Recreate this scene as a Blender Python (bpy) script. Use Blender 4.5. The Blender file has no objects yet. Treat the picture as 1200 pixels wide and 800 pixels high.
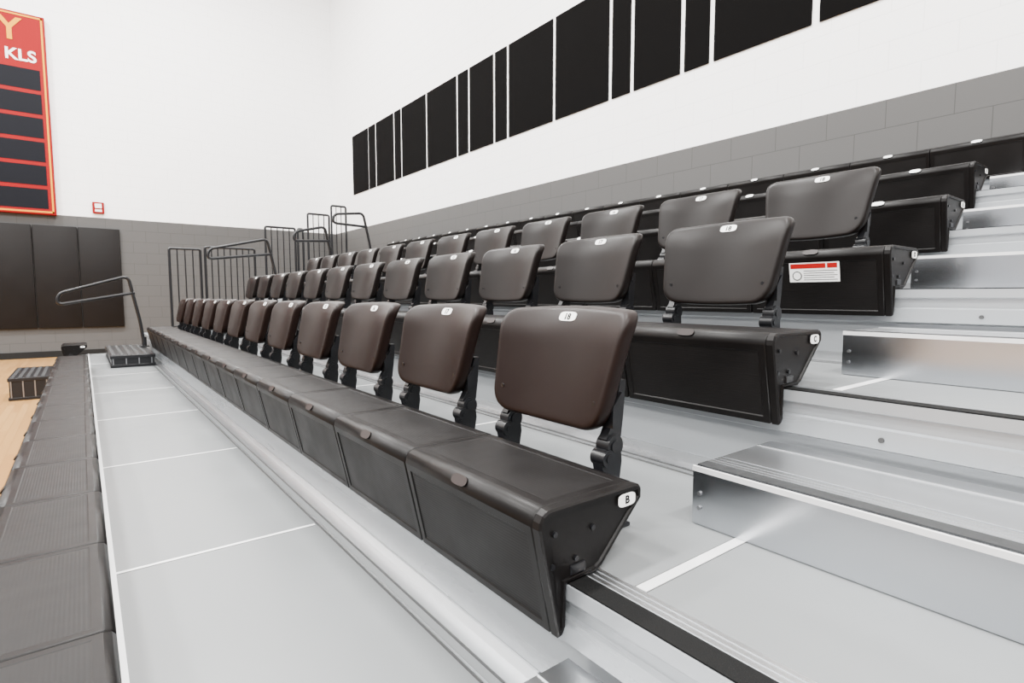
import bpy, bmesh, math
from mathutils import Vector, Matrix
H=1.06
S=bpy.context.scene
# ---------------------------------------------------------------- materials
def nmat(name, col, rough=.5, metal=0., spec=.5, noise=None, bump=None, coat=0., ribs=None):
    m=bpy.data.materials.new(name); m.use_nodes=True
    nt=m.node_tree; b=nt.nodes['Principled BSDF']
    b.inputs['Base Color'].default_value=(*col,1); b.inputs['Roughness'].default_value=rough
    b.inputs['Metallic'].default_value=metal; b.inputs['Specular IOR Level'].default_value=spec
    b.inputs['Coat Weight'].default_value=coat
    tc=nt.nodes.new('ShaderNodeTexCoord')
    if noise:
        sc,amt=noise[0],noise[1]
        mp=nt.nodes.new('ShaderNodeMapping'); nt.links.new(tc.outputs['Object'],mp.inputs[0])
        if len(noise)>2: mp.inputs['Scale'].default_value=noise[2]
        n=nt.nodes.new('ShaderNodeTexNoise'); n.inputs['Scale'].default_value=sc; n.inputs['Detail'].default_value=4
        nt.links.new(mp.outputs[0],n.inputs['Vector'])
        r=nt.nodes.new('ShaderNodeMapRange'); r.inputs[1].default_value=.3; r.inputs[2].default_value=.7
        r.inputs[3].default_value=1-amt; r.inputs[4].default_value=1+amt
        nt.links.new(n.outputs['Fac'],r.inputs[0])
        mx=nt.nodes.new('ShaderNodeVectorMath'); mx.operation='SCALE'; mx.inputs[0].default_value=col
        nt.links.new(r.outputs[0],mx.inputs['Scale']); nt.links.new(mx.outputs[0],b.inputs['Base Color'])
        r2=nt.nodes.new('ShaderNodeMapRange'); r2.inputs[1].default_value=.3; r2.inputs[2].default_value=.7
        r2.inputs[3].default_value=max(0,rough-.05); r2.inputs[4].default_value=min(1,rough+.05)
        nt.links.new(n.outputs['Fac'],r2.inputs[0]); nt.links.new(r2.outputs[0],b.inputs['Roughness'])
    if bump:
        sc,st=bump
        n=nt.nodes.new('ShaderNodeTexNoise'); n.inputs['Scale'].default_value=sc
        nt.links.new(tc.outputs['Object'],n.inputs['Vector'])
        bp=nt.nodes.new('ShaderNodeBump'); bp.inputs['Strength'].default_value=st; bp.inputs['Distance'].default_value=.002
        nt.links.new(n.outputs['Fac'],bp.inputs['Height']); nt.links.new(bp.outputs[0],b.inputs['Normal'])
    if ribs:
        s=nt.nodes.new('ShaderNodeSeparateXYZ'); nt.links.new(tc.outputs['Object'],s.inputs[0])
        d=nt.nodes.new('ShaderNodeMath'); d.operation='SUBTRACT'; nt.links.new(s.outputs['X'],d.inputs[0]); nt.links.new(s.outputs['Z'],d.inputs[1])
        mu=nt.nodes.new('ShaderNodeMath'); mu.operation='MULTIPLY'; mu.inputs[1].default_value=2*math.pi/ribs[0]; nt.links.new(d.outputs[0],mu.inputs[0])
        si=nt.nodes.new('ShaderNodeMath'); si.operation='SINE'; nt.links.new(mu.outputs[0],si.inputs[0])
        bp=nt.nodes.new('ShaderNodeBump'); bp.inputs['Strength'].default_value=ribs[1]; bp.inputs['Distance'].default_value=.0006
        nt.links.new(si.outputs[0],bp.inputs['Height']); nt.links.new(bp.outputs[0],b.inputs['Normal'])
    return m
M={}
M['plastic']=nmat('black_bench_plastic',(.0032,.0026,.0025),.38,0,.13,(7,.12),(500,.10))
M['ribbed']=nmat('ribbed_bench_plastic',(.0036,.0030,.0029),.46,0,.15,(9,.12),None,0,(.0075,.14))
M['chairB']=nmat('warm_reflection_chair_plastic',(.0064,.0029,.0021),.36,0,.12,(6,.06),(600,.10))  # browner tint paints the wood floor's warm reflection into the base colour
M['chairC']=nmat('charcoal_chair_plastic',(.0046,.0031,.0027),.36,0,.12,(6,.06),(600,.10))
M['arm']=nmat('chair_arm_plastic',(.0045,.0046,.0055),.30,0,.30)
M['notch']=nmat('notch_plastic',(.009,.0045,.0037),.35,0,.2)
M['label']=nmat('white_label',(.85,.85,.83),.5)
M['ink']=nmat('black_ink',(.003,.003,.003),.6,0,.1)
M['redink']=nmat('red_ink',(.30,.004,.004),.6,0,.1)
M['deck']=nmat('grey_deck_laminate',(.148,.155,.158),.34,0,.45,(3,.03),None)
M['alum']=nmat('mill_aluminium',(.66,.67,.685),.30,1,.5,(4,.05,(1,.15,1)))
M['strip']=nmat('bright_joint_strip',(.80,.80,.80),.35,.3,.5,(9,.04))
M['galv']=nmat('galvanised_steel',(.56,.58,.61),.22,1,.5,(5,.08,(1,.25,1)))
M['white_metal']=nmat('pale_painted_metal',(.33,.345,.36),.30,.45,.5,(4,.04,(1,.1,1)))
M['seamdark']=nmat('seam_dark_gap',(.03,.03,.03),.6)  # dark colour for joint lines and nosing bolt heads
M['grip']=nmat('black_grip_strip',(.003,.003,.003),.8,0,.12,(300,.3),(900,.4))
M['greygrip']=nmat('grey_grip_strip',(.02,.021,.022),.5,0,.3,(60,.2))
M['railing']=nmat('railing_black_paint',(.006,.006,.007),.35,0,.3)
M['fabric']=nmat('black_acoustic_fabric',(.0028,.0026,.0026),.95,0,.04,(60,.12),(400,.5))
M['pad']=nmat('black_vinyl_pad',(.0052,.0042,.0040),.5,0,.14,(5,.1))
M['red']=nmat('scoreboard_red',(.20,.0008,.0024),.5,0,.12)
M['yellow']=nmat('scoreboard_yellow',(.62,.26,.001),.5,0,.15)
M['board']=nmat('scoreboard_black',(.0032,.0036,.006),.5,0,.10)
M['base']=nmat('black_rubber_base',(.006,.006,.006),.6,0,.2)
M['bolt']=nmat('bolt_steel',(.25,.25,.26),.3,.9)

def wallmat(name,axis):
    m=bpy.data.materials.new(name); m.use_nodes=True; nt=m.node_tree; b=nt.nodes['Principled BSDF']
    g=nt.nodes.new('ShaderNodeNewGeometry'); s=nt.nodes.new('ShaderNodeSeparateXYZ'); nt.links.new(g.outputs['Position'],s.inputs[0])
    zz=nt.nodes.new('ShaderNodeMath'); zz.operation='ADD'; zz.inputs[1].default_value=-.06; nt.links.new(s.outputs['Z'],zz.inputs[0])
    c=nt.nodes.new('ShaderNodeCombineXYZ'); nt.links.new(s.outputs[axis],c.inputs[0]); nt.links.new(zz.outputs[0],c.inputs[1])
    br=nt.nodes.new('ShaderNodeTexBrick'); nt.links.new(c.outputs[0],br.inputs['Vector'])
    br.inputs['Scale'].default_value=1; br.inputs['Brick Width'].default_value=.4; br.inputs['Row Height'].default_value=.2
    br.inputs['Mortar Size'].default_value=.003; br.inputs['Mortar Smooth'].default_value=.3
    br.offset=.5
    gt=nt.nodes.new('ShaderNodeMath'); gt.operation='GREATER_THAN'; gt.inputs[1].default_value=2.46; nt.links.new(s.outputs['Z'],gt.inputs[0])
    mixp=nt.nodes.new('ShaderNodeMix'); mixp.data_type='RGBA'; nt.links.new(gt.outputs[0],mixp.inputs['Factor'])
    mixp.inputs['A'].default_value=(.068,.067,.066,1); mixp.inputs['B'].default_value=(.94,.94,.94,1)
    mixm=nt.nodes.new('ShaderNodeMix'); mixm.data_type='RGBA'; nt.links.new(gt.outputs[0],mixm.inputs['Factor'])
    mixm.inputs['A'].default_value=(.042,.041,.040,1); mixm.inputs['B'].default_value=(.83,.83,.83,1)
    mx=nt.nodes.new('ShaderNodeMix'); mx.data_type='RGBA'; nt.links.new(br.outputs['Fac'],mx.inputs['Factor'])
    nt.links.new(mixp.outputs['Result'],mx.inputs['A']); nt.links.new(mixm.outputs['Result'],mx.inputs['B'])
    nt.links.new(mx.outputs['Result'],b.inputs['Base Color'])
    b.inputs['Roughness'].default_value=.55; b.inputs['Specular IOR Level'].default_value=.2
    bp=nt.nodes.new('ShaderNodeBump'); bp.invert=True; bp.inputs['Strength'].default_value=.3; bp.inputs['Distance'].default_value=.003
    nt.links.new(br.outputs['Fac'],bp.inputs['Height']); nt.links.new(bp.outputs[0],b.inputs['Normal'])
    return m
def woodmat():
    m=bpy.data.materials.new('maple_floor'); m.use_nodes=True; nt=m.node_tree; b=nt.nodes['Principled BSDF']
    g=nt.nodes.new('ShaderNodeNewGeometry'); s=nt.nodes.new('ShaderNodeSeparateXYZ'); nt.links.new(g.outputs['Position'],s.inputs[0])
    c=nt.nodes.new('ShaderNodeCombineXYZ'); nt.links.new(s.outputs['Y'],c.inputs[0]); nt.links.new(s.outputs['X'],c.inputs[1])
    br=nt.nodes.new('ShaderNodeTexBrick'); nt.links.new(c.outputs[0],br.inputs['Vector'])
    br.inputs['Scale'].default_value=1; br.inputs['Brick Width'].default_value=.9; br.inputs['Row Height'].default_value=.057
    br.inputs['Mortar Size'].default_value=.0008; br.inputs['Bias'].default_value=0
    br.inputs['Color1'].default_value=(.38,.205,.068,1); br.inputs['Color2'].default_value=(.30,.15,.046,1); br.inputs['Mortar'].default_value=(.15,.07,.02,1)
    nt.links.new(br.outputs['Color'],b.inputs['Base Color']); b.inputs['Roughness'].default_value=.28
    return m
M['wallR']=wallmat('painted_block_side','Y'); M['wallF']=wallmat('painted_block_far','X'); M['wood']=woodmat()

# ---------------------------------------------------------------- helpers
def link(o,parent=None):
    S.collection.objects.link(o)
    if parent: o.parent=parent
    return o
def empty(name,loc=(0,0,0)):
    e=bpy.data.objects.new(name,None); e.location=loc; e.empty_display_size=.1; return link(e)
def mobj(name,me,parent=None,loc=(0,0,0),rot=(0,0,0)):
    o=bpy.data.objects.new(name,me); o.location=loc; o.rotation_euler=rot; return link(o,parent)
def bm_new(): return bmesh.new()
def add_box(bm,x0,x1,y0,y1,z0,z1,mi=0,bev=0):
    r=bmesh.ops.create_cube(bm,size=1)
    vs=r['verts']
    for v in vs:
        v.co=Vector(((x0+x1)/2+v.co.x*(x1-x0),(y0+y1)/2+v.co.y*(y1-y0),(z0+z1)/2+v.co.z*(z1-z0)))
    fs=list({f for v in vs for f in v.link_faces})
    for f in fs: f.material_index=mi
    if bev:
        es=list({e for v in vs for e in v.link_edges})
        r=bmesh.ops.bevel(bm,geom=es,offset=bev,segments=2,affect='EDGES',profile=.5)
        for f in r['faces']: f.material_index=mi
def add_cyl(bm,c,axis,r,h,mi=0,seg=20,r2=None):
    q=Vector((0,0,1)).rotation_difference(Vector(axis)).to_matrix().to_4x4()
    res=bmesh.ops.create_cone(bm,cap_ends=True,segments=seg,radius1=r,radius2=r if r2 is None else r2,depth=h,matrix=Matrix.Translation(c)@q)
    for f in {f for v in res['verts'] for f in v.link_faces}: f.material_index=mi
def add_ext(bm,prof,y0,y1,mi=0):
    a=[bm.verts.new((x,y0,z)) for x,z in prof]; b=[bm.verts.new((x,y1,z)) for x,z in prof]
    n=len(prof); fs=[]
    for i in range(n): fs.append(bm.faces.new((a[i],a[(i+1)%n],b[(i+1)%n],b[i])))
    fs.append(bm.faces.new(a)); fs.append(bm.faces.new(b[::-1]))
    for f in fs: f.material_index=mi
    return fs
def fin(bm,name,mats,smooth=False):
    bmesh.ops.recalc_face_normals(bm,faces=bm.faces)
    me=bpy.data.meshes.new(name); bm.to_mesh(me); bm.free()
    for m in mats: me.materials.append(m)
    if smooth:
        for p in me.polygons: p.use_smooth=True
        try: me.set_sharp_from_angle(angle=math.radians(38))
        except Exception: pass
    return me
def text(name,s,size,mat,parent,loc,rot,align='CENTER',ext=.0005,off=0):
    c=bpy.data.curves.new(name,'FONT'); c.body=s; c.size=size; c.align_x=align; c.align_y='CENTER'; c.extrude=ext; c.offset=off
    c.materials.append(mat); o=bpy.data.objects.new(name,c); o.location=loc; o.rotation_euler=rot; return link(o,parent)
def fillet(pts,r,n=6):
    pts=[Vector(p) for p in pts]; out=[pts[0]]
    for i in range(1,len(pts)-1):
        a,b,c=pts[i-1],pts[i],pts[i+1]; u=(a-b).normalized(); w=(c-b).normalized()
        rr=min(r,(a-b).length*.49,(c-b).length*.49); p0=b+u*rr; p1=b+w*rr
        for k in range(n+1):
            t=k/n; out.append((1-t)**2*p0+2*t*(1-t)*b+t*t*p1)
    out.append(pts[-1]); return out
def tube(name,pts,r,mat,parent=None,fr=.0,cyc=False):
    if fr: pts=fillet(pts,fr)
    c=bpy.data.curves.new(name,'CURVE'); c.dimensions='3D'; c.bevel_depth=r; c.bevel_resolution=3; c.use_fill_caps=True
    sp=c.splines.new('POLY'); sp.points.add(len(pts)-1)
    for p,q in zip(sp.points,pts): p.co=(*q,1)
    sp.use_cyclic_u=cyc; c.materials.append(mat)
    o=bpy.data.objects.new(name,c); return link(o,parent)
FRONT=(math.radians(90),0,math.radians(-90)); ENDR=(math.radians(90),0,0)

# ---------------------------------------------------------------- layout
RUN=.735
BX={1:-.236}; BZ={1:-.606}
for k in range(2,8): BX[k]=.57+RUN*(k-2)
for k,z in zip(range(2,8),(-.352,-.088,.165,.412,.667,.925)): BZ[k]=z
BZ={k:z+H for k,z in BZ.items()}
DZ={k:z-.143 for k,z in BZ.items()}
NX={k:BX[k]+.065 for k in BX}
YEND={1:-1.1,2:.667,3:.667,4:.675,5:.73,6:.82,7:-1.1}
YFAR={1:7.0,2:7.567,3:7.567,4:7.567,5:7.567,6:7.567,7:8.9}
WALLX=4.62; FARY=12.5; YN=-1.2; YF=9.05
W=.46

# ---------------------------------------------------------------- room
bm=bm_new(); add_box(bm,-12,WALLX+.2,-7,FARY+.2,-.1,0); mobj('floor',fin(bm,'floor',[M['wood']]))
bm=bm_new(); add_box(bm,WALLX,WALLX+.2,-7,FARY+.2,0,9); mobj('wall_right',fin(bm,'wall_right',[M['wallR']]))
bm=bm_new(); add_box(bm,-12,WALLX,FARY,FARY+.2,0,9); mobj('wall_far',fin(bm,'wall_far',[M['wallF']]))
bm=bm_new(); add_box(bm,-12,WALLX,FARY-.012,FARY,0,.11,0,.003); mobj('baseboard_far',fin(bm,'baseboard_far',[M['base']]))

# ---------------------------------------------------------------- platform
plat=empty('bleacher_platform')
for k in range(1,8):
    z=DZ[k]; x=NX[k]; zb=DZ[k-1] if k>1 else 0.0
    x1=NX[k+1]+.02 if k<7 else WALLX-.005
    bm=bm_new()
    add_box(bm,x+.085,x1,YN,YF,z-.03,z,0)
    mobj('deck_%d'%k,fin(bm,'deck',[M['deck']]),plat)
    # nosing + riser
    R=z-zb
    prof=[(x,z),(x,z-.026),(x+.012,z-.03),(x+.012,z-.058),(x+.002,z-.062),(x+.002,z-.105),(x+.022,z-.112),(x+.022,zb+.004 if k>1 else zb+.02),(x+.032,zb+.004 if k>1 else zb+.02),(x+.032,z-.10),(x+.085,z-.034),(x+.085,z)]
    bm=bm_new(); add_ext(bm,prof,YN,YF,0)
    mobj('riser_%d'%k,fin(bm,'riser',[M['white_metal']]),plat)
    if k>1:
        bm=bm_new()
        add_ext(bm,[(x-.022,zb+.001),(x-.022,zb+.004),(x+.016,zb+.006),(x+.016,zb+.034),(x+.021,zb+.034),(x+.021,zb+.001)],YN,YF,0)
        add_box(bm,x-.055,x-.049,YN,YF,zb+.0005,zb+.003,0)
        add_box(bm,x-.060,x-.0555,YN,YF,zb+.0001,zb+.0008,1)
        add_box(bm,x-.026,x-.0225,YN,YF,zb+.0001,zb+.0008,1)
        mobj('riser_flange_%d'%k,fin(bm,'flange',[M['alum'],M['seamdark']]),plat)
    # nosing grip + trims in the aisle
    if k>1 and k<7:
        bm=bm_new()
        add_box(bm,x+.004,x+.046,YN,YEND[k]+.02,z-.001,z+.003,0)
        for i in range(3):
            xx=x+.052+i*.013; add_box(bm,xx,xx+.009,YN,YF,z-.001,z+.0012,1)
        for i in range(10):
            yy=.45-.35*i
            if yy>YN: add_cyl(bm,(x+.001,yy,z-.084),(1,0,0),.006,.005,3,12)
        mobj('nosing_%d'%k,fin(bm,'nosing',[M['grip'],M['alum'],M['bolt'],M['seamdark']]),plat)
    # deck seams
    bm=bm_new()
    ys=[.58+1.17*i for i in range(-1,8)] if k>1 else [.63+1.17*i for i in range(-1,8)]
    for yy in ys:
        w=.012 if abs(yy-.58)>.01 else .022
        xe=x1-.085 if k<7 else x1
        add_box(bm,x+.09,xe,yy-w/2,yy+w/2,z-.001,z+.0014,0)
        add_box(bm,x+.09,xe,yy+w/2,yy+w/2+.003,z-.001,z+.0004,1)
        add_box(bm,x+.09,xe,yy-w/2-.0015,yy-w/2,z-.001,z+.0004,1)
    mobj('deck_seams_%d'%k,fin(bm,'seams',[M['strip'],M['seamdark']]),plat)
# row A rear trim
bm=bm_new(); add_box(bm,.024,.036,YN,YF,DZ[1]-.001,DZ[1]+.004); mobj('deck_edge_trim',fin(bm,'trim',[M['strip']]),plat)
# under-structure frames
bm=bm_new()
for k in range(2,8):
    for yy in (YN+.1,YF-.1):
        add_box(bm,NX[k]+.05,NX[k]+.1,yy-.03,yy+.03,0,DZ[k]-.03)
mobj('support_legs',fin(bm,'legs',[M['galv']]),plat)

# ---------------------------------------------------------------- aisle steps (near aisle)
def aisle_step(x0,x1,y0,y1,zb,zt):
    e=empty('aisle_step',(x0,y1,zb))
    w=x1-x0; L=y1-y0; h=zt-zb
    bm=bm_new()
    add_ext(bm,[(0,.001),(0,h-.004),(.004,h),(w,h),(w,.001)],-L,-.004,0)
    add_box(bm,.001,w,-.004,0,.001,h-.001,0)     # end plate
    add_box(bm,-.002,.004,-L,0,h-.010,h+.001,1)
    mobj('body',fin(bm,'step_body',[M['galv'],M['strip']]),e)
    bm=bm_new()
    add_box(bm,.014,.050,-L+.002,-.002,h-.001,h+.002,0)
    for i in range(3): add_box(bm,.056+i*.016,.068+i*.016,-L+.002,-.002,h-.001,h+.0012,1)
    add_box(bm,.110,w,-L+.002,-.002,h-.001,h+.0012,1)
    add_box(bm,w-.07,w-.064,-L+.002,-.002,h,h+.004,1)
    mobj('tread',fin(bm,'step_tread',[M['greygrip'],M['alum']]),e)
    bm=bm_new()
    for zz in (h*.3,h*.55): add_cyl(bm,(-.002,-.018,zz),(1,0,0),.0045,.004,0,12)
    mobj('bolts',fin(bm,'bolts',[M['bolt']]),e)
for k in range(1,7):
    x0=NX[k+1]-.335; yt=.694+ (0,0,0,.06,.09,.16)[k-1]
    if k==1: yt=.66
    aisle_step(x0,NX[k+1]-.004,-.75,yt,DZ[k]+.001,DZ[k]+.128)

# ---------------------------------------------------------------- bench modules
PROF=[(0,-.030),(.002,-.018),(.008,-.007),(.020,-.001),(.030,0),(.236,0),(.249,-.003),(.256,-.012),(.256,-.03),(.15,-.132),(.135,-.139),(.062,-.139),(.062,-.215),(.055,-.228),(.044,-.230)]
def prof_s(d):
    cx,cz=.09,-.09
    out=[]
    for x,z in PROF:
        v=Vector((x-cx,z-cz)); l=v.length; v=v*((l-d)/l); out.append((cx+v.x,cz+v.y))
    return out
def module(label):
    bm=bm_new()
    secs=[(.0006,.004),(.005,0),(W-.005,0),(W-.0006,.004)]
    rings=[[bm.verts.new((x,y,z)) for x,z in prof_s(d)] for y,d in secs]
    n=len(PROF); front=top=None
    for s in range(3):
        for i in range(n):
            f=bm.faces.new((rings[s][i],rings[s][(i+1)%n],rings[s+1][(i+1)%n],rings[s+1][i])); f.smooth=True
            if s==1 and i==n-1: front=f
            if s==1 and i==4: top=f
    bm.faces.new(rings[0]); bm.faces.new(rings[3][::-1])
    bmesh.ops.recalc_face_normals(bm,faces=bm.faces)
    for f in (front,top):
        f.smooth=False
        bmesh.ops.inset_individual(bm,faces=[f],thickness=.022,depth=0)
        bmesh.ops.inset_individual(bm,faces=[f],thickness=.004,depth=-.0025 if f is front else -.001)
        f.material_index=2
    nrm=Vector((-.80,0,.6)); t2=Vector((.6,0,.80))
    c=Vector((.004,W/2,-.0105))
    a,b=.026,.011
    ring=[]; ring2=[]
    up=.0035 if label else .0015
    for i in range(24):
        th=2*math.pi*i/24
        ce=abs(math.cos(th))**.7*math.copysign(1,math.cos(th)); se=abs(math.sin(th))**.7*math.copysign(1,math.sin(th))
        p=c+Vector((0,1,0))*a*ce+t2*b*se
        ring.append(bm.verts.new(p-nrm*.006)); ring2.append(bm.verts.new(p+nrm*up))
    for i in range(24):
        f=bm.faces.new((ring[i],ring[(i+1)%24],ring2[(i+1)%24],ring2[i])); f.material_index=0
    f=bm.faces.new(ring2); f.material_index=1
    if not label: bmesh.ops.inset_individual(bm,faces=[f],thickness=.0025,depth=-.0012)
    bmesh.ops.recalc_face_normals(bm,faces=bm.faces)
    me=bpy.data.meshes.new('bench_module'); bm.to_mesh(me); bm.free()
    me.materials.append(M['plastic']); me.materials.append(M['label'] if label else M['notch']); me.materials.append(M['ribbed'])
    return me
MOD_N=module(False); MOD_L=module(True)
def endcap(sgn):
    bm=bm_new()
    fs=add_ext(bm,PROF,-.016,0,0)
    bmesh.ops.recalc_face_normals(bm,faces=bm.faces)
    cap=fs[-2]
    bmesh.ops.inset_individual(bm,faces=[cap],thickness=.004,depth=.003)
    bmesh.ops.inset_individual(bm,faces=[cap],thickness=.006,depth=0)
    bmesh.ops.inset_individual(bm,faces=[cap],thickness=.002,depth=-.004)
    for (x,z) in ((.035,-.045),(.03,-.10),(.085,-.10),(.125,-.055)): add_cyl(bm,(x,-.0165,z),(0,1,0),.005,.006,1,12)
    add_box(bm,.072,.108,-.0185,-.012,-.128,-.110,1,.002)
    return fin(bm,'bench_end_cap',[M['plastic'],M['arm']])
CAP=endcap(1)
LET=' ABCDEFG'
def lab_mesh(a,b,t,axis):
    bm=bm_new(); vs=[];vs2=[]
    for i in range(28):
        th=2*math.pi*i/28
        ce=abs(math.cos(th))**.55*math.copysign(1,math.cos(th)); se=abs(math.sin(th))**.55*math.copysign(1,math.sin(th))
        vs.append(bm.verts.new((a*ce,b*se,0))); vs2.append(bm.verts.new((a*ce,b*se,t)))
    for i in range(28): bm.faces.new((vs[i],vs[(i+1)%28],vs2[(i+1)%28],vs2[i]))
    bm.faces.new(vs2); bm.faces.new(vs[::-1])
    return fin(bm,'label_plate',[M['label']])
LAB=lab_mesh(.028,.012,.0015,0); LABE=lab_mesh(.023,.012,.0015,0)
def bench(k,ys,ye,label):
    e=empty('bleacher_bench',(BX[k],ys,BZ[k]))
    n=max(1,round((ye-ys-.016)/W)); w=(ye-ys-.016)/n
    o=mobj('seat_modules',MOD_L if label else MOD_N,e,(0,.016,0))
    a=o.modifiers.new('row','ARRAY'); a.count=n; a.use_relative_offset=False; a.use_constant_offset=True; a.constant_offset_displace=(0,W,0)
    mobj('end_cap',CAP,e,(0,.016,0))
    o=mobj('end_cap_far',CAP,e,(0,.016+n*W,0)); o.scale=(1,-1,1)
    mobj('letter_plate',LABE,e,(.212,-.0035,-.024),ENDR)
    text('letter',LET[k],.021,M['ink'],e,(.212,-.0055,-.024),ENDR,off=.0005)
    bm=bm_new()
    for i in range(n+1):
        y=.03+i*(n*W-.03)/n
        add_box(bm,.066,.13,y,y+.02,-.1425,-.137)
        add_box(bm,.062,.067,y,y+.03,-.20,-.137)
    mobj('brackets',fin(bm,'brackets',[M['arm']]),e)
    return e,n
bench(1,YEND[1],7.0,False)
bench(1,8.75,9.25,False)
benches={}
for k in range(2,8): benches[k],n=bench(k,YEND[k],YFAR[k],k>=5)
# danger sticker on row D bench (part of that bench)
tilt=math.atan(.044/.2)
bm=bm_new(); add_box(bm,-.0006,.0006,-.085,.085,-.035,.035,0); add_box(bm,-.0012,0,-.04,.081,.014,.031,1)
for i in range(5): add_box(bm,-.0011,0,-.078+.01*(i%2),.035,.004-.008*i,.0065-.008*i,2)
add_cyl(bm,(-.001,.058,-.012),(1,0,0),.017,.0014,2,20); add_cyl(bm,(-.0015,.058,-.012),(1,0,0),.013,.0014,0,20)
add_box(bm,-.0012,0,-.078,-.045,.014,.031,1)
mobj('warning_sticker',fin(bm,'sticker',[M['label'],M['redink'],nmat('grey_print',(.08,.08,.08),.6)]),benches[4],(.0125,.235,-.080),(0,-tilt,0))

# ---------------------------------------------------------------- chairs
def backrest(mat):
    ZB,ZT=.072,.320; hz=(ZT-ZB)/2; zc=(ZT+ZB)/2
    TW=.218
    corners=[(-.184,-hz),(.184,-hz),(TW,hz),(-TW,hz)]
    rad=[.055,.055,.042,.042]
    out=[]
    for i in range(4):
        b=Vector(corners[i]); a=Vector(corners[i-1]); c=Vector(corners[(i+1)%4])
        u=(a-b).normalized(); w=(c-b).normalized(); r=rad[i]; p0=b+u*r; p1=b+w*r
        for q in range(9):
            t=q/8; out.append((1-t)**2*p0+2*t*(1-t)*b+t*t*p1)
        for q in range(1,9):
            nb=Vector(corners[(i+1)%4]); rr=rad[(i+1)%4]; p2=nb+(b-nb).normalized()*rr
            t=q/9; out.append(p1.lerp(p2,t))
    out=[(y,z+(.009 if z>0 else .012)*(1-(y/TW)**2)*(z/hz)) for y,z in out]
    def xf(y,z):
        t=(z+hz)/(2*hz)
        return .274+.068*t -.040*(abs(y)/TW)**2.2 + .014*max(0,t-.72)**2/.0784 
    lay=[]
    for s in (.15,.3,.45,.6,.72,.82,.90): lay.append((s,0))
    lay+= [(.945,.0006),(.972,.003),(.990,.008),(.999,.015),(1,.022),(1,.030),(.994,.037),(.975,.041),(.95,.041),(.93,.036),(.915,.018),(.7,.013),(.4,.012),(.15,.012)]
    bm=bm_new(); R=[]
    def sc(p,s):
        y,z=p
        return (y*(1-(1-s)*.8) if s>.9 else y*(.92*s/.9), z*s if s<=.9 else z*s)
    for s,xo in lay:
        ring=[]
        for p in out:
            y,z=sc(p,s)
            ring.append(bm.verts.new((xf(y,z)+xo,y,zc+z)))
        R.append(ring)
    n=len(out)
    for a,b in zip(R,R[1:]):
        for i in range(n): bm.faces.new((a[i],a[(i+1)%n],b[(i+1)%n],b[i]))
    bm.faces.new(R[0]); bm.faces.new(R[-1][::-1])
    for f in bm.faces: f.smooth=True
    for sy in (-1,1):
        y=.160*sy; z=-.070
        add_cyl(bm,(xf(y,z)+.0005,y,zc+z),(1,0,0),.0055,.004,1,14)
    bmesh.ops.recalc_face_normals(bm,faces=bm.faces)
    me=bpy.data.meshes.new('backrest'); bm.to_mesh(me); bm.free()
    me.materials.append(mat); me.materials.append(M['arm'])
    return me,xf,zc
def arm():
    bm=bm_new()
    up=[(.326,.175),(.342,.175),(.336,.10),(.330,.055),(.322,.036),(.290,.036),(.284,.052),(.304,.09)]
    add_ext(bm,up,-.011,.011,0)
    add_ext(bm,[(.296,.12),(.322,.15),(.320,.10),(.296,.075)],-.018,.018,0)
    add_cyl(bm,(.306,0,.036),(0,1,0),.024,.034,0,24)
    add_cyl(bm,(.306,0,.036),(0,1,0),.013,.040,1,18)
    add_cyl(bm,(.286,0,.012),(0,1,0),.019,.038,0,24)
    add_cyl(bm,(.286,0,.012),(0,1,0),.009,.043,1,18)
    low=[(.276,.030),(.325,.040),(.330,.0),(.322,-.05),(.318,-.138),(.276,-.138),(.280,-.05),(.270,.0)]
    add_ext(bm,low,-.014,.014,0)
    add_box(bm,.262,.345,-.028,.028,-.1425,-.134,0,.002)
    for x in (.268,.337): add_cyl(bm,(x,0,-.131),(0,0,1),.006,.006,1,10)
    return fin(bm,'arm',[M['arm'],M['arm']],True)
ARM=arm()
BRB,xf,zcc=backrest(M['chairB']); BRC,_,_=backrest(M['chairC'])
def chair(k,y,num):
    e=empty('folding_stadium_chair',(BX[k],y,BZ[k]))
    mobj('backrest',BRB if k==2 else BRC,e)
    mobj('arm_left',ARM,e,(0,.172,0)); mobj('arm_right',ARM,e,(0,-.172,0))
    z=.304; zz=z-zcc; xx=xf(0,zz)
    R=(math.radians(63),0,math.radians(-90))
    mobj('number_plate',LAB,e,(xx-.0010,0,z),R)
    text('number',str(num),.022,M['ink'],e,(xx-.0032,0,z-.0004),R,off=.0006)
for k,y0,n in ((2,.965,12),(3,1.0,12),(4,1.04,12)):
    for i in range(n): chair(k,y0+.555*i,18-i)

# ---------------------------------------------------------------- far aisle: steps, rails
def dark_step(x0,x1,y0,y1,zb,h):
    e=empty('portable_step_box',(x0,y0,zb)); w=x1-x0; L=y1-y0
    bm=bm_new(); add_box(bm,0,w,0,L,h-.035,h,0,.004)
    add_box(bm,.01,w-.01,.008,L-.008,.03,h-.035,0)
    add_box(bm,0,w,0,L,0.001,.03,0,.003)
    for i in range(4): add_box(bm,.02+i*(w-.06)/3,.03+i*(w-.06)/3,.001,.01,.03,h-.03,2)
    for i in range(5): add_box(bm,.02+i*(w-.04)/5,.02+i*(w-.04)/5+.03,.02,L-.02,h-.001,h+.003,1)
    mobj('box',fin(bm,'step_box',[M['railing'],M['greygrip'],M['bolt']]),e)
dark_step(.20,.60,7.1,8.6,DZ[1]+.002,.127)
dark_step(-.64,-.30,7.5,8.6,0,.23)
for k in range(2,7):
    x0=NX[k+1]-.335
    aisle_step(x0,NX[k+1]-.004,7.65,8.65,DZ[k]+.001,DZ[k]+.128)
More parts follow.
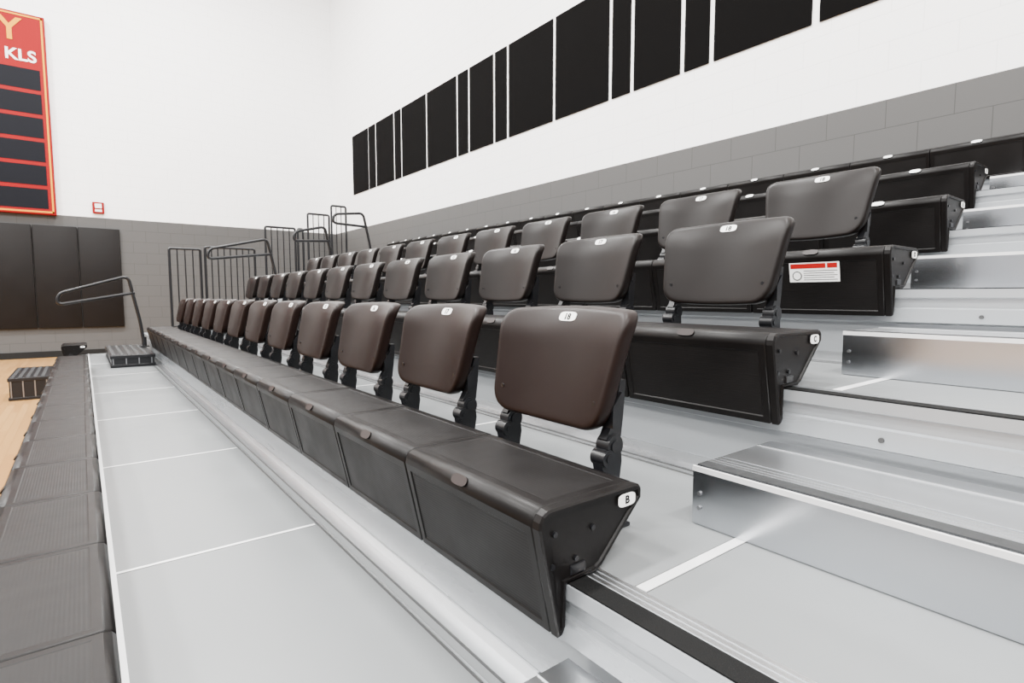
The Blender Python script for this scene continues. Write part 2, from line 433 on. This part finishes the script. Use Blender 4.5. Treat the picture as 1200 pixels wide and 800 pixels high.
def handrail(xl,zd,y,ln,rise,h):
    e=empty('aisle_handrail')
    top=zd+h
    pts=[(xl+.05,y,zd),(xl+.02,y,zd+h*.35),(xl-.08,y,top),(xl-.08-ln,y,top-rise),(xl-.10-ln,y,top-rise-.13),(xl-.02,y,top-.20)]
    tube('rail',pts,.019,M['railing'],e,.07)
    bm=bm_new(); add_box(bm,xl,xl+.1,y-.05,y+.05,zd,zd+.012,0,.002)
    add_cyl(bm,(xl+.05,y,zd+.06),(0,0,1),.026,.12,0)
    mobj('foot',fin(bm,'foot',[M['railing']]),e)
handrail(.53,DZ[1]+.132,8.15,.66,.21,.86)
handrail(2.13,DZ[4],8.15,.72,.17,.76)
handrail(2.93,DZ[5],8.15,.43,.10,.74)
handrail(3.52,DZ[6],8.15,.45,.05,.73)
def guard(zd,x0,x1,zt):
    e=empty('guard_railing'); y=YF-.05; z0=zd; z1=zt+H
    tube('frame',[(x0,y,z0),(x0,y,z1),(x1,y,z1),(x1,y,z0)],.017,M['railing'],e,.03)
    tube('bottom_rail',[(x0,y,z0+.08),(x1,y,z0+.08)],.012,M['railing'],e)
    bm=bm_new(); n=round((x1-x0)/.085)
    for i in range(1,n): add_cyl(bm,(x0+(x1-x0)*i/n,y,(z0+.08+z1)/2),(0,0,1),.0085,z1-z0-.08,0,8)
    mobj('pickets',fin(bm,'pickets',[M['railing']]),e)
guard(DZ[2],.98,1.36,.66)
guard(DZ[3],1.42,2.08,.70)
guard(DZ[4],2.24,2.68,1.05)
guard(DZ[4],2.72,2.80,1.05)
guard(DZ[5],2.88,3.22,1.30)
guard(DZ[5],3.26,3.50,1.46)

# ---------------------------------------------------------------- wall things
edges=[(11.39,10.62),(10.57,10.28),(10.22,9.49),(9.43,9.20),(9.14,8.29),(8.23,7.35),(7.29,7.03),(6.97,6.40),(6.34,6.09),(6.03,5.17),(5.11,4.27),(4.21,3.97),(3.91,3.36),(3.30,3.05),(2.99,2.15),(2.08,1.24),(1.18,.6),(.54,.25),(.19,-.7)]
ap=empty('acoustic_wall_panels',(WALLX,0,0))
for i,(a,b) in enumerate(edges):
    bm=bm_new(); add_box(bm,-.014,-.0005,b-.006,a+.006,H+2.11,H+3.30,0,.003)
    mobj('panel_%d'%i,fin(bm,'panel',[M['fabric']]),ap)
wp=empty('wall_pads',(0,FARY,0))
for i in range(8):
    x1=.60-.612*i
    bm=bm_new(); add_box(bm,x1-.600,x1,-.055,-.001,H-.55,H+1.21,0,.014)
    mobj('pad_%d'%i,fin(bm,'pad',[M['pad']],True),wp)
sb=empty('record_scoreboard',(0,FARY,H))
bm=bm_new()
XR=-.27; XL=-2.9
add_box(bm,XL,XR,-.10,-.001,1.38,4.62,0,.01)
for (a,b,c,d) in ((XL+.03,XR-.03,1.41,1.435),(XL+.03,XR-.03,4.565,4.59),(XR-.055,XR-.03,1.41,4.59),(XL+.03,XL+.055,1.41,4.59)):
    add_box(bm,a,b,-.104,-.098,c,d,1)
for i in range(6):
    z=1.475+.388*i
    add_box(bm,XL+.08,XR-.10,-.104,-.098,z,z+.325,2)
mobj('board',fin(bm,'board',[M['red'],M['yellow'],M['board']]),sb)
text('title','LEGACY',.50,M['yellow'],sb,(XR-.30,-.106,4.32),ENDR,'RIGHT',.002,.008)
text('subtitle','RECORDS KLS',.25,M['label'],sb,(XR-.13,-.106,3.93),ENDR,'RIGHT',.002,.006)
fa=empty('fire_alarm',(.31,FARY,H+1.57))
bm=bm_new(); add_box(bm,-.085,.085,-.05,0,-.10,.10,0,.01); add_box(bm,-.05,.05,-.065,-.045,-.01,.07,1,.008)
add_box(bm,-.05,.05,-.056,-.048,-.07,-.03,1)
mobj('alarm_body',fin(bm,'alarm',[M['red'],M['label']]),fa)

# ---------------------------------------------------------------- light
w=bpy.data.worlds.new('gym_ambient'); S.world=w; w.use_nodes=True; nt=w.node_tree
bg=nt.nodes['Background']
tc=nt.nodes.new('ShaderNodeTexCoord'); sp=nt.nodes.new('ShaderNodeSeparateXYZ'); nt.links.new(tc.outputs['Generated'],sp.inputs[0])
cr=nt.nodes.new('ShaderNodeValToRGB'); nt.links.new(sp.outputs['Z'],cr.inputs[0])
cr.color_ramp.elements[0].position=0; cr.color_ramp.elements[0].color=(.27,.27,.28,1)
cr.color_ramp.elements[1].position=.75; cr.color_ramp.elements[1].color=(1,.995,.98,1)
e_=cr.color_ramp.elements.new(.25); e_.color=(.40,.40,.40,1)
nt.links.new(cr.outputs[0],bg.inputs[0]); bg.inputs[1].default_value=3.8
for x in (-7,-3,1.2):
    for y in (-3,3,9):
        e=empty('ceiling_light',(x,y,8.2))
        bm=bm_new(); add_box(bm,-.65,.65,-.35,.35,.02,.10,0,.01)
        mobj('housing',fin(bm,'housing',[M['white_metal']]),e)
        l=bpy.data.lights.new('lamp','AREA'); l.shape='RECTANGLE'; l.size=1.2; l.size_y=.6; l.energy=900; l.color=(1,.985,.96)
        o=bpy.data.objects.new('lamp',l); link(o,e)
# ---------------------------------------------------------------- camera
c=bpy.data.cameras.new('camera'); c.sensor_width=36; c.lens=19.5; c.clip_start=.02
co=bpy.data.objects.new('camera',c); co.location=(0,0,H); co.rotation_euler=(math.radians(90-4.66),0,math.radians(-37.70)); link(co)
S.camera=co
